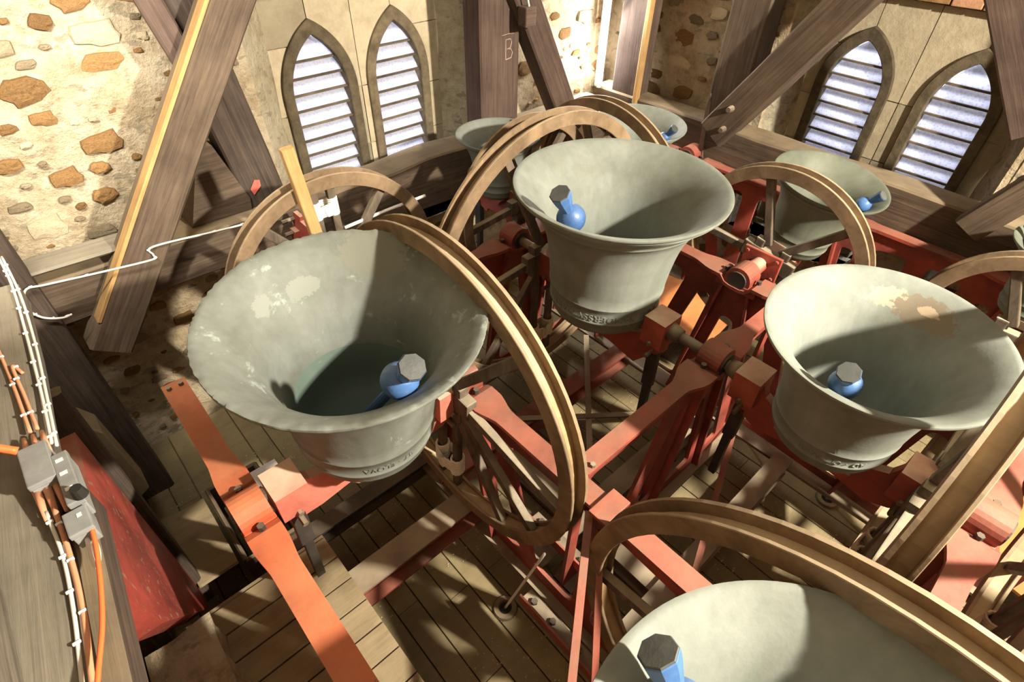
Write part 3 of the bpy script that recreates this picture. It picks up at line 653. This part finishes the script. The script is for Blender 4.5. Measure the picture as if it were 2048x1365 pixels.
def girder(p0, p1, w_, hgt, mat, label, topmat=None):
    p0 = Vector(p0); p1 = Vector(p1); root = empty('girder', p0, label=label, cat='girder')
    d = p1-p0
    bm = bmesh.new(); bm_beam(bm, (0, 0, 0), d, w_, .016, ref=(0, 0, 1)); link('top_flange', done(bm, 'tf'), topmat or mat, root)
    bm = bmesh.new(); bm_beam(bm, Vector((0, 0, -hgt/2)), d+Vector((0, 0, -hgt/2)), .014, hgt, ref=(0, 0, 1)); link('web', done(bm, 'gw'), mat, root)
    bm = bmesh.new(); bm_beam(bm, Vector((0, 0, -hgt)), d+Vector((0, 0, -hgt)), w_, .016, ref=(0, 0, 1)); link('bottom_flange', done(bm, 'bf'), mat, root)
girder((.06, 1.62, -1.02), (1.2, 1.62, -1.02), .17, .2, 'red_paint', 'dust covered red girder across the floor below the largest bell', 'dusty_iron')
girder((.06, 2.2, -1.2), (1.2, 2.2, -1.2), .12, .12, 'dark_iron', 'dark girder behind the dusty red girder under the largest bell')
girder((1.25, .42, -1.25), (3.25, .42, -1.25), .13, .16, 'dusty_iron', 'dusty girder crossing the floor in front of the right bell')
girder((1.25, 1.10, -1.22), (3.25, 1.10, -1.22), .16, .16, 'dusty_iron', 'dusty girder crossing the floor below the centre bell')
girder((1.25, 1.95, -1.15), (3.25, 1.95, -1.15), .15, .16, 'red_paint', 'red girder crossing the bright floor behind the centre bell')
girder((1.75, -.9, -1.3), (1.75, 2.6, -1.3), .14, .14, 'dusty_iron', 'dusty lower girder running lengthwise under the centre pit')
def rod(p0, p1, w_, t_, mat, label, grp='diagonal tie bars of the bell frame'):
    p0 = Vector(p0); bm = bmesh.new(); bm_beam(bm, (0, 0, 0), Vector(p1)-p0, w_, t_, ref=(0, 0, 1)); o = link('tie_bar', done(bm, 'tb'), mat); o.location = p0; tag(o, label, 'bar', grp)
rod((1.17, .72, -.06), (.12, -.10, -.55), .035, .03, 'red_paint', 'upper red tie bar slanting down from the red rail joint')
rod((1.17, .64, -.12), (.42, -.10, -1.15), .03, .025, 'red_paint', 'lower red tie bar slanting down from the red rail joint')
rod((1.95, 1.25, -1.15), (3.0, 2.25, -1.1), .045, .012, 'dusty_iron', 'thin grey diagonal bar over the bright floor')
rod((1.35, 2.4, -1.12), (3.1, 1.0, -1.12), .045, .012, 'dusty_iron', 'thin grey diagonal bar crossing under the centre bell')
rod((1.5, .2, -1.1), (3.1, .8, -1.1), .04, .012, 'red_paint', 'thin red diagonal bar over the grit covered floor')
rod((3.22, 2.1, -.1), (2.7, 2.5, -1.2), .05, .02, 'red_paint', 'red diagonal bar behind the centre bell')
# ------------------------------------------------------------------ bells
OUT = [(1.0, 0), (1.004, .012), (1.0, .03), (.985, .045), (.965, .060), (.972, .064), (.962, .069), (.945, .078), (.952, .083), (.942, .088), (.925, .100), (.930, .105), (.918, .110), (.90, .128), (.86, .17), (.81, .225), (.812, .232), (.80, .240), (.787, .247), (.745, .31), (.70, .385), (.665, .47), (.64, .56), (.62, .66), (.605, .76), (.595, .85), (.60, .855), (.60, .868), (.590, .872), (.592, .884), (.584, .89), (.578, .99), (.584, .994), (.584, 1.008), (.574, 1.012), (.576, 1.024), (.566, 1.03), (.555, 1.08), (.53, 1.12), (.47, 1.155), (.36, 1.17), (.15, 1.175), (0, 1.175)]
INN = [(0, 1.10), (.2, 1.098), (.36, 1.085), (.45, 1.04), (.49, .97), (.515, .85), (.54, .70), (.57, .57), (.61, .45), (.655, .35), (.71, .255), (.775, .165), (.84, .095), (.90, .045), (.955, .01), (.98, -.002), (1.0, 0)]
ZS = lambda z: z if z < .25 else .25+(z-.25)*1.33
OUT = [(r_, ZS(z)) for r_, z in OUT]; INN = [(r_, ZS(z)) for r_, z in INN]
def ring(bm, R0, R1, x0, x1, seg=72):
    v = []
    for i in range(seg):
        a = 2*pi*i/seg; c_, s_ = cos(a), sin(a)
        v.append([bm.verts.new((x, r_*c_, r_*s_)) for x, r_ in ((x0, R0), (x1, R0), (x1, R1), (x0, R1))])
    for i in range(seg):
        a, b = v[i], v[(i+1) % seg]
        for j in range(4): bm.faces.new((a[j], a[(j+1) % 4], b[(j+1) % 4], b[j]))
def text_band(parent, txt, size, rad, z, ang0, mat):
    cu = bpy.data.curves.new('txt', 'FONT'); cu.body = txt; cu.size = size; cu.extrude = .0022; cu.space_character = 1.12; cu.align_x = 'CENTER'
    co = bpy.data.objects.new('txt', cu); COL.objects.link(co); dg = bpy.context.evaluated_depsgraph_get()
    me = bpy.data.meshes.new_from_object(co.evaluated_get(dg)); bpy.data.objects.remove(co)
    for v in me.vertices:
        a = ang0-v.co.x/rad; rr = rad+v.co.z; v.co = (rr*cos(a), rr*sin(a), z-v.co.y)
    me.materials.clear(); return tag(link('inscription', me, mat, parent), kind='stuff')
def garter(parent, wx, u, z, ax_, n_=9, s=1, mat='rope_white', pr=.022):
    "rope wound round a pair of spokes at u-pr.. and tied in the middle"
    bm = bmesh.new()
    for q in (-1, 1):
        pts = []
        for i in range(n_*10+1):
            a = 2*pi*i/10; t = i/(n_*10)
            pts.append((wx+.040*s*cos(a), u+q*.075*s+.036*s*sin(a), z+(t-.5)*.15*s))
        bm_tube(bm, pts, .0085*s, 5)
    for i in range(6):
        zz = z-.04*s+.016*s*i
        bm_tube(bm, [(wx-.044*s, u-.07*s, zz+.01*s), (wx-.055*s, u, zz), (wx-.044*s, u+.07*s, zz+.008*s), (wx+.044*s, u+.06*s, zz), (wx+.052*s, u, zz), (wx+.044*s, u-.07*s, zz)], .0085*s, 5, closed=True)
    for i in range(4):
        a = i*.9; bm_tube(bm, [(wx-.06*s, u+.018*s*cos(t)+.004*i, z+.05*s*sin(t)) for t in [k*pi/5 for k in range(10)]], .008*s, 5, closed=True)
    return link('rope_garter', done(bm, 'g'), mat, parent)
def rag(me, Rb, L):
    for v in me.vertices:
        t = max(0, 1-abs(v.co.z-L)/(.07*Rb))
        if t: n_ = noise.noise(v.co*38)*.5+noise.noise(v.co*90)*.5; v.co.z += n_*.010*t; v.co.x *= 1+n_*.012*t; v.co.y *= 1+n_*.012*t
def make_bell(label, pos, axis, lean, L, Rb, cx, side, wx, Rw, mat, clap=1, k=1.0, down=False, arm=.44, pin=.62, hmat='head_red', spokes=None, txt=None, tang=0, wheel=True, gmat='rope_tan', hs=True, stay=True, gart=True, glabel=None, wz=0, rimw=.085, tsz=.062):
    "local X: gudgeon axis, Z: towards the mouth; cx shift of the bell along the axis is folded into pos"
    root = empty('bell', pos, (R(lean)+(pi if down else 0), 0, pi/2 if axis == 'y' else 0), label, 'bell')
    bz = lambda t: L-t*Rb
    P = [(r_*Rb, bz(z)) for r_, z in OUT]+[(r_*Rb, bz(z)) for r_, z in INN]
    bm = lathe(P, 96 if mat != 'bronze_old' else 260); body = link('bell_body', done(bm, 'bell'), mat, root, smooth=True)
    if mat == 'bronze_old': rag(body.data, Rb, L)
    crown = bz(ZS(1.175))
    if txt: text_band(body, txt, tsz*Rb/.6, .583*Rb, bz(ZS(.925)), tang, mat)
    # cranked cast headstock
    if hs:
        w0 = .075*k; top = .075*k; q = min(crown-.005, -.02)
        t2 = top-.012; pr = [(-arm-w0+.004, t2), (-arm+w0-.004, t2), (-arm+w0+.005, top-.05), (-arm+w0+.03, min(q+.03, 0)), (-arm+w0+.10, q-.01), (-.15, q), (.15, q), (arm-w0-.10, q-.01), (arm-w0-.03, min(q+.03, 0)), (arm-w0-.005, top-.05), (arm-w0+.004, t2), (arm+w0-.004, t2), (arm+w0-.004, -.17), (arm-.02, -.26), (arm-.12, q-.24), (.12, q-.20), (-.12, q-.20), (-arm+.12, q-.24), (-arm+.02, -.26), (-arm-w0+.004, -.17)]
        bm = bmesh.new(); bm_prism(bm, pr, (0, 0, 0), (1, 0, 0), (0, 0, 1), (0, 1, 0), .05*k)
        bm_prism(bm, [(-arm-w0, top), (-arm+w0, top), (-arm+w0, -.12), (-arm-w0, -.12)], (0, 0, 0), (1, 0, 0), (0, 0, 1), (0, 1, 0), .17*k)
        bm_prism(bm, [(arm-w0, top), (arm+w0, top), (arm+w0, -.12), (arm-w0, -.12)], (0, 0, 0), (1, 0, 0), (0, 0, 1), (0, 1, 0), .17*k)
        bm_prism(bm, [(-.2*k, q), (.2*k, q), (.16*k, q-.05), (-.16*k, q-.05)], (0, 0, 0), (1, 0, 0), (0, 0, 1), (0, 1, 0), .3*k)
        hd = link('headstock', done(bm, 'hs'), hmat, root)
        for sg in (-1, 1):
            for zz in (-.1, -.2): bm = bmesh.new(); bm_cyl(bm, (sg*arm, -.105, zz), (sg*arm, .105, zz), .015, seg=6); link('bolt', done(bm, 'hb'), 'dusty_iron', hd)
        for sg in (-1, 1):
            bm = bmesh.new(); bm_cyl(bm, (sg*(arm+w0-.01), 0, 0), (sg*(arm+w0+.07), 0, 0), .062*k, .045*k, seg=20); bm_cyl(bm, (sg*(arm+w0+.05), 0, 0), (sg*pin, 0, 0), .032, seg=16)
            link('gudgeon', done(bm, 'gp'), 'dusty_iron' if hmat != 'pink_red' else 'pink_red', hd, smooth=True)
    if stay:
        bm = bmesh.new(); sx = -arm*side; bm_beam(bm, (sx, 0, -.22), (sx*1.02, 0, -.52), .075, .05, ref=(0, 1, 0), bev=.006); bm_beam(bm, (sx*1.02, 0, -.50), (sx*1.04, 0, -.95), .05, .045, ref=(0, 1, 0), bev=.006)
        link('stay', done(bm, 'st'), 'dark_iron', root)
    # clapper: shaft, ball and eight sided flight
    rb = .073*Rb/.56; zb_ = L-.13*Rb; yb = clap*(Rb*.79-rb); top_ = Vector((0, 0, crown+.14)); ball = Vector((0, yb, zb_)); d = (ball-top_).normalized()
    bm = bmesh.new(); bm_cyl(bm, top_, ball, .026, .020, 12); cl = link('clapper', done(bm, 'cs'), 'clapper_blue', root, smooth=False)
    pr = [(0, -1), (.35, -.93), (.66, -.75), (.86, -.48), (.98, -.15), (1.0, .1), (.92, .42), (.74, .70), (.52, .90), (.40, .98)]
    bm = lathe([(r_*rb, z*rb) for r_, z in pr]+[(0, rb)], 24); o = link('clapper_ball', done(bm, 'cb'), 'clapper_blue', cl, smooth=True)
    o.matrix_basis = Matrix.Translation(ball) @ d.to_track_quat('Z', 'Y').to_matrix().to_4x4()
    fl_ = lathe([(.40*rb, .80*rb), (.42*rb, 1.1*rb), (.66*rb, 2.15*rb), (.72*rb, 2.55*rb), (.70*rb, 2.62*rb)], 8); fo = link('clapper_flight', done(fl_, 'cf'), 'clapper_blue', cl); fo.matrix_basis = o.matrix_basis.copy()
    fl_ = lathe([(.70*rb, 2.60*rb), (.66*rb, 2.68*rb), (0, 2.70*rb)], 8); ft = link('flight_end', done(fl_, 'ce'), 'clapper_tip', cl); ft.matrix_basis = o.matrix_basis.copy()
    # wheel: two shrouds, sole between them, spokes
    if wheel:
        x0 = side*wx; g = .034; th = .017
        bm = bmesh.new(); ring(bm, Rw-rimw, Rw, x0-g-th, x0-g); bmesh.ops.bevel(bm, geom=bm.edges[:], offset=.003, segments=1, affect='EDGES')
        wh = link('wheel_rim', done(bm, 'rim'), 'wheel_wood', root, smooth=False)
        bm = bmesh.new(); ring(bm, Rw-rimw, Rw, x0+g, x0+g+th); link('shroud', done(bm, 'rim'), 'wheel_wood', wh)
        bm = bmesh.new(); ring(bm, Rw-.062, Rw-.048, x0-g, x0+g); link('sole', done(bm, 'sole'), 'wheel_sole', wh)
        wh.location.z = wz
        for sp in (spokes or SPK):
            bm = bmesh.new()
            if sp[0] == 'r':
                a = R(sp[1]); p = Vector((x0, cos(a), sin(a))); bm_beam(bm, (x0, p.y*.10, p.z*.10), (x0, p.y*(Rw-.06), p.z*(Rw-.06)), .055, .045, ref=(1, 0, 0), bev=.007)
            else: bm_beam(bm, (x0, sp[1]*Rw, sp[2]*Rw), (x0, sp[3]*Rw, sp[4]*Rw), .05, .04, ref=(1, 0, 0), bev=.007)
            link('spoke', done(bm, 'sp'), 'spoke_wood', wh)
        bm = bmesh.new(); bm_beam(bm, (x0, -.20, .0), (x0, .20, .0), .12, .07, ref=(1, 0, 0), bev=.01); bm_beam(bm, (x0, -.10, -.18), (x0, -.10, .12), .07, .06, ref=(1, 0, 0), bev=.01); bm_beam(bm, (x0, .10, -.18), (x0, .10, .12), .07, .06, ref=(1, 0, 0), bev=.01)
        link('hub_plate', done(bm, 'hp'), 'spoke_wood', wh)
        if gart: garter(wh, x0, 0, -.70*Rw, 0, s=Rw/.95, mat=gmat)
    return root
SPK = [('r', 65), ('r', 128), ('r', 185), ('r', 232), ('r', 308), ('r', 355), ('s', -.078, -.10, -.078, -.94), ('s', .078, -.10, .078, -.94)]
S1 = [('r', 127), ('r', 186), ('r', 215), ('r', 236), ('r', 310), ('r', 355), ('s', -.078, -.10, -.078, -.94), ('s', .078, -.10, .078, -.94)]
make_bell('largest old bell, verdigris stained with a chipped ragged rim', (.635, 1.70, 0), 'x', 4.5, .84, .55, 0, 1, .485, .955, 'bronze_old', clap=-1, hmat='pink_red', spokes=S1, txt='BT · ELOVA', tang=R(258), tsz=.045, arm=.44, pin=.60, gmat='rope_white')
make_bell('smooth grey bell at the centre, blue clapper on its left', (2.42, 1.72, 0), 'y', 0, .77, .615, 0, 1, .56, 1.0, 'bronze', clap=1, txt='NAM · SANDERSSV OARTM', tang=R(128), arm=.46, pin=.84)
make_bell('right hand bell with cream stain and dark underside', (2.42, .21, 0), 'y', -4, .66, .49, 0, -1, .47, .99, 'bronze_stained', clap=1, txt='AD · CI · IVAIII', tang=R(112), tsz=.052, arm=.43, pin=.72)
make_bell('near bell cut by the bottom edge with large blue clapper', (.565, -.42, -.18), 'x', -3, .94, .55, 0, 1, .545, 1.04, 'bronze', clap=1, spokes=S1, arm=.44, pin=.62)
make_bell('small green bell in front of the right windows', (4.02, 1.20, 0), 'x', 8, .50, .39, 0, -1, .42, .67, 'bronze_dark', clap=-1, arm=.34, pin=.62, k=.8, gart=False)
make_bell('small bell in the far corner below the tube lamp', (3.72, 2.58, 0), 'x', 3, .55, .36, 0, -1, .37, .79, 'bronze', clap=-1, arm=.30, pin=.5, k=.7, gart=False)
make_bell('small bell half hidden behind the twin wheels', (2.86, 3.29, 0), 'y', 0, .45, .34, 0, -1, .36, .69, 'bronze', clap=-1, arm=.26, pin=.36, k=.7, gart=False)
make_bell('small bell at the right edge above a wheel', (4.32, -.23, 0), 'x', 0, .46, .33, 0, -1, .42, .56, 'bronze_dark', clap=1, arm=.30, pin=.36, k=.7, gart=False)
make_bell('hanging bell hidden behind the largest bell, only its wheel seen', (1.20, 3.33, 0), 'y', 0, .45, .30, 0, -1, .33, .725, 'bronze_dark', clap=1, down=True, arm=.22, pin=.3, k=.6, gmat='rope_white', stay=False)
make_bell('bell off the lower right with only its wheel in view', (2.42, -1.55, 0), 'y', 0, .60, .45, 0, 1, .72, .93, 'bronze', clap=1, arm=.42, pin=.7)
# ------------------------------------------------------------------ ropes and floor bushes
def rope(pts, r_, mat, label, cat='rope', k=6):
    bm = bmesh.new(); bm_tube(bm, spline(pts, k), r_, 7); return tag(link('rope' if cat == 'rope' else 'cable', done(bm, 'rope'), mat, smooth=True), label, cat)
def bush(x, y, label):
    prof = [(.035, .0), (.045, .018), (.075, .016), (.085, .0)]; bm = lathe(prof, 20); root = link('rope_bush', done(bm, 'bush'), 'timber_brown'); root.location = (x, y, FZ); tag(root, label, 'rope guide')
    bm = bmesh.new(); bm_cyl(bm, (0, 0, .001), (0, 0, .006), .036, seg=16); link('hole', done(bm, 'h'), 'black', root)
bush(1.0, 1.09, 'round rope guide in the dark floor left of the slanting red bars'); bush(3.40, .04, 'round rope guide in the grit covered floor under the right bell'); bush(3.48, .84, 'small rope guide in the floor beside the curved iron')
rope([(1.145, .93, -.75), (1.08, 1.0, -1.1), (1.0, 1.09, FZ+.006)], .0085, 'rope_white', 'white bell rope dropping through the dark floor')
rope([(3.33, -.33, -.35), (3.36, -.15, -.95), (3.40, .04, FZ+.006)], .0095, 'rope_white', 'white bell rope dropping through the grit covered floor')
rope([(3.40, .9, -.9), (3.44, .87, -1.2), (3.48, .84, FZ+.006)], .0085, 'rope_white', 'short white bell rope behind the curved iron')
rope([(1.30, 3.0, .33), (1.6, 3.0, .34), (1.93, 3.0, .34)], .011, 'rope_white', 'taut white rope from the rear wheel garter to its rim')
rope([(1.93, 2.27, -.30), (2.15, 2.27, -.5), (2.36, 2.27, -.72)], .010, 'rope_white', 'white rope across the lower half of the centre wheel')
st = beam('stay_batten', (1.04, 2.93, .95), (1.12, 2.93, -.1), .07, .05, 'fresh_wood', None, ref=(0, 1, 0), bev=.004, label='new yellow wooden batten standing behind the rear wheel', cat='batten')
# bearing plate with gudgeon block in front of the small green bell
gb = empty('bearing_bracket', (3.42, 1.20, 0), label='red bearing bracket with round hub at the small green bell', cat='bracket')
bm = bmesh.new(); bm_box(bm, (.06, -.14, -.10), (.085, .14, .10), bev=.006); link('plate', done(bm, 'p'), 'red_paint', gb)
bm = bmesh.new(); bm_cyl(bm, (-.11, 0, 0), (.06, 0, 0), .062, .055, seg=24); link('hub', done(bm, 'h'), 'head_red', gb)
for y in (-.11, .11):
    for z in (-.07, .07):
        bm = bmesh.new(); bm_cyl(bm, (.045, y, z), (.06, y, z), .014, seg=6); link('bolt', done(bm, 'b'), 'red_paint', gb)

# ------------------------------------------------------------------ cables and junction boxes on the grey beam
def clip_(x, y, z, parent):
    bm = bmesh.new(); bm_box(bm, (-.009, -.004, 0), (.009, .004, .008), bev=.002); o = link('clip', done(bm, 'cl'), 'clip', parent); o.location = Vector((x, y, z))-parent.location; return o
def cable(pts, r_, mat, label, clips=0):
    P = spline(pts, 8); bm = bmesh.new(); o0 = Vector(pts[0]); bm_tube(bm, [p-o0 for p in P], r_, 7); o = link('cable', done(bm, 'cable'), mat, smooth=True); o.location = o0; tag(o, label, 'cable')
    for i in range(clips):
        p = P[int((i+.5)/clips*len(P))]; clip_(p.x, p.y, p.z, o)
    return o
cable([(-.32, 3.30, .71), (-.31, 2.9, .71), (-.325, 2.5, .708), (-.345, 2.1, .708), (-.362, 1.80, .72)], .0055, 'cable_white', 'cream cable running along the grey beam above the junction boxes', 9)
cable([(-.305, 3.2, .71), (-.295, 2.8, .71), (-.31, 2.4, .708), (-.335, 2.05, .708), (-.352, 1.78, .72)], .005, 'cable_white', 'second cream cable beside the first on the grey beam', 7)
cable([(-.50, 3.1, .72), (-.44, 2.7, .71), (-.415, 2.3, .71), (-.405, 1.9, .72)], .006, 'cable_peach', 'faded orange cable coming down to the junction boxes', 6)
cable([(-.375, 2.25, .71), (-.395, 2.3, .72), (-.39, 2.1, .715), (-.385, 1.9, .72)], .006, 'cable_peach', 'short faded orange cable looping into the junction box', 3)
cable([(-.425, 1.52, .73), (-.425, 1.35, .71), (-.44, 1.15, .71), (-.47, .9, .71), (-.53, .3, .71)], .0055, 'cable_white', 'cream cable below the junction boxes', 6)
cable([(-.405, 1.52, .73), (-.41, 1.35, .71), (-.42, 1.15, .71), (-.45, .9, .71), (-.505, .3, .71)], .0075, 'cable_peach', 'thick faded orange cable below the junction boxes', 5)
cable([(-.60, 1.76, .90), (-.50, 1.77, .86), (-.425, 1.74, .80)], .013, 'cable_orange', 'thick bright orange conduit entering the junction box')
cable([(-.335, 1.42, .74), (-.345, 1.28, .74), (-.38, 1.08, .74), (-.43, .90, .75), (-.50, .6, .76), (-.60, .2, .78)], .0065, 'cable_orange', 'bright orange cable curving down to the bottom left corner')
cable([(.85, 3.60, .26), (.82, 3.50, .31), (.66, 3.50, .325), (.31, 3.50, .36), (.29, 3.50, .31), (.27, 3.47, .30), (.01, 3.47, .33), (-.24, 3.46, .37), (-.33, 3.46, .38), (-.38, 3.46, .30), (-.36, 3.40, .45), (-.33, 3.33, .66)], .006, 'cable_white', 'cream cable clipped across the long brace and wall timber', 8)
cable([(-.38, 3.46, .26), (-.34, 3.46, .19), (-.27, 3.46, .15), (-.22, 3.46, .15)], .006, 'cable_white', 'short loose cream cable end on the corner post', 3)
def box(lo, hi, label):
    root = empty('junction_box', Vector(lo), label=label, cat='junction box'); d = Vector(hi)-Vector(lo)
    bm = bmesh.new(); bm_box(bm, (0, 0, 0), (d.x, d.y, d.z*.7), bev=.004); link('box_body', done(bm, 'b'), 'plastic_grey', root)
    bm = bmesh.new(); bm_box(bm, (-.003, -.003, d.z*.72), (d.x+.003, d.y+.003, d.z), bev=.004); link('lid', done(bm, 'l'), 'plastic_grey', root); return root
r1_ = box((-.435, 1.60, .70), (-.365, 1.77, .775), 'large square grey junction box with orange conduit')
r2_ = box((-.362, 1.46, .69), (-.325, 1.68, .775), 'narrow grey socket box with white stickers')
for y in (.05, .12, .18):
    bm = bmesh.new(); bm_box(bm, (.006, y, .0855), (.026, y+.015, .0865)); link('sticker', done(bm, 's'), 'sticker', r2_)
r3_ = box((-.385, 1.36, .69), (-.33, 1.445, .76), 'small grey junction box below the others')
bm = bmesh.new(); bm_box(bm, (.03, .05, .0705), (.042, .065, .0715)); link('sticker', done(bm, 's'), 'sticker', r3_)
bm = bmesh.new(); bm_cyl(bm, (0, 0, 0), (.0, 0, .035), .02, .016, 12); o = link('plug', done(bm, 'pl'), 'black'); o.location = (-.325, 1.47, .775); tag(o, 'black plug on the narrow socket box', 'plug')
WH = ('nearest the wall plank', 'in the middle of its row of three', 'nearest the narrow socket box')
for i, x in enumerate((-.43, -.405, -.38)):
    bm = bmesh.new(); bm_cyl(bm, (0, .03, 0), (0, -.10, -.01), .013, .006, 10); o = link('cable_gland', done(bm, 'g'), 'cable_peach', None, smooth=True); o.location = (x, 1.59, .735); tag(o, 'tapered rubber gland below the large junction box, '+WH[i], 'gland', 'cable glands below the large box')
for i, x in enumerate((-.425, -.40, -.375)):
    bm = bmesh.new(); bm_cyl(bm, (0, -.03, 0), (0, .09, -.01), .013, .006, 10); o = link('cable_gland', done(bm, 'g'), 'cable_peach', None, smooth=True); o.location = (x, 1.785, .735); tag(o, 'tapered rubber gland above the large junction box, '+WH[i], 'gland', 'cable glands above the large box')
cable([(-.36, 1.36, .72), (-.365, 1.29, .72), (-.36, 1.25, .72), (-.347, 1.29, .72), (-.345, 1.36, .72)], .006, 'cable_white', 'cream cable loop under the smallest junction box')

for (x, y, z, rz, lab) in ((4.05, 1.95, -1.15, .1, 'bright orange painted board lying low behind the centre bell'), (3.75, -.85, -1.2, -.2, 'bright orange board low down at the right edge of the picture')):
    bm = bmesh.new(); bm_box(bm, (-.38, -.45, -.012), (.38, .45, .012), bev=.003); o = link('painted_board', done(bm, 'pb'), 'orange_board'); o.location = (x, y, z); o.rotation_euler = (0, 0, rz); tag(o, lab, 'board')
    for k in (-.3, .3):
        bm = bmesh.new(); bm_box(bm, (k-.03, -.4, FZ-z), (k+.03, .4, -.012)); link('bearer', done(bm, 'bb'), 'timber', o)
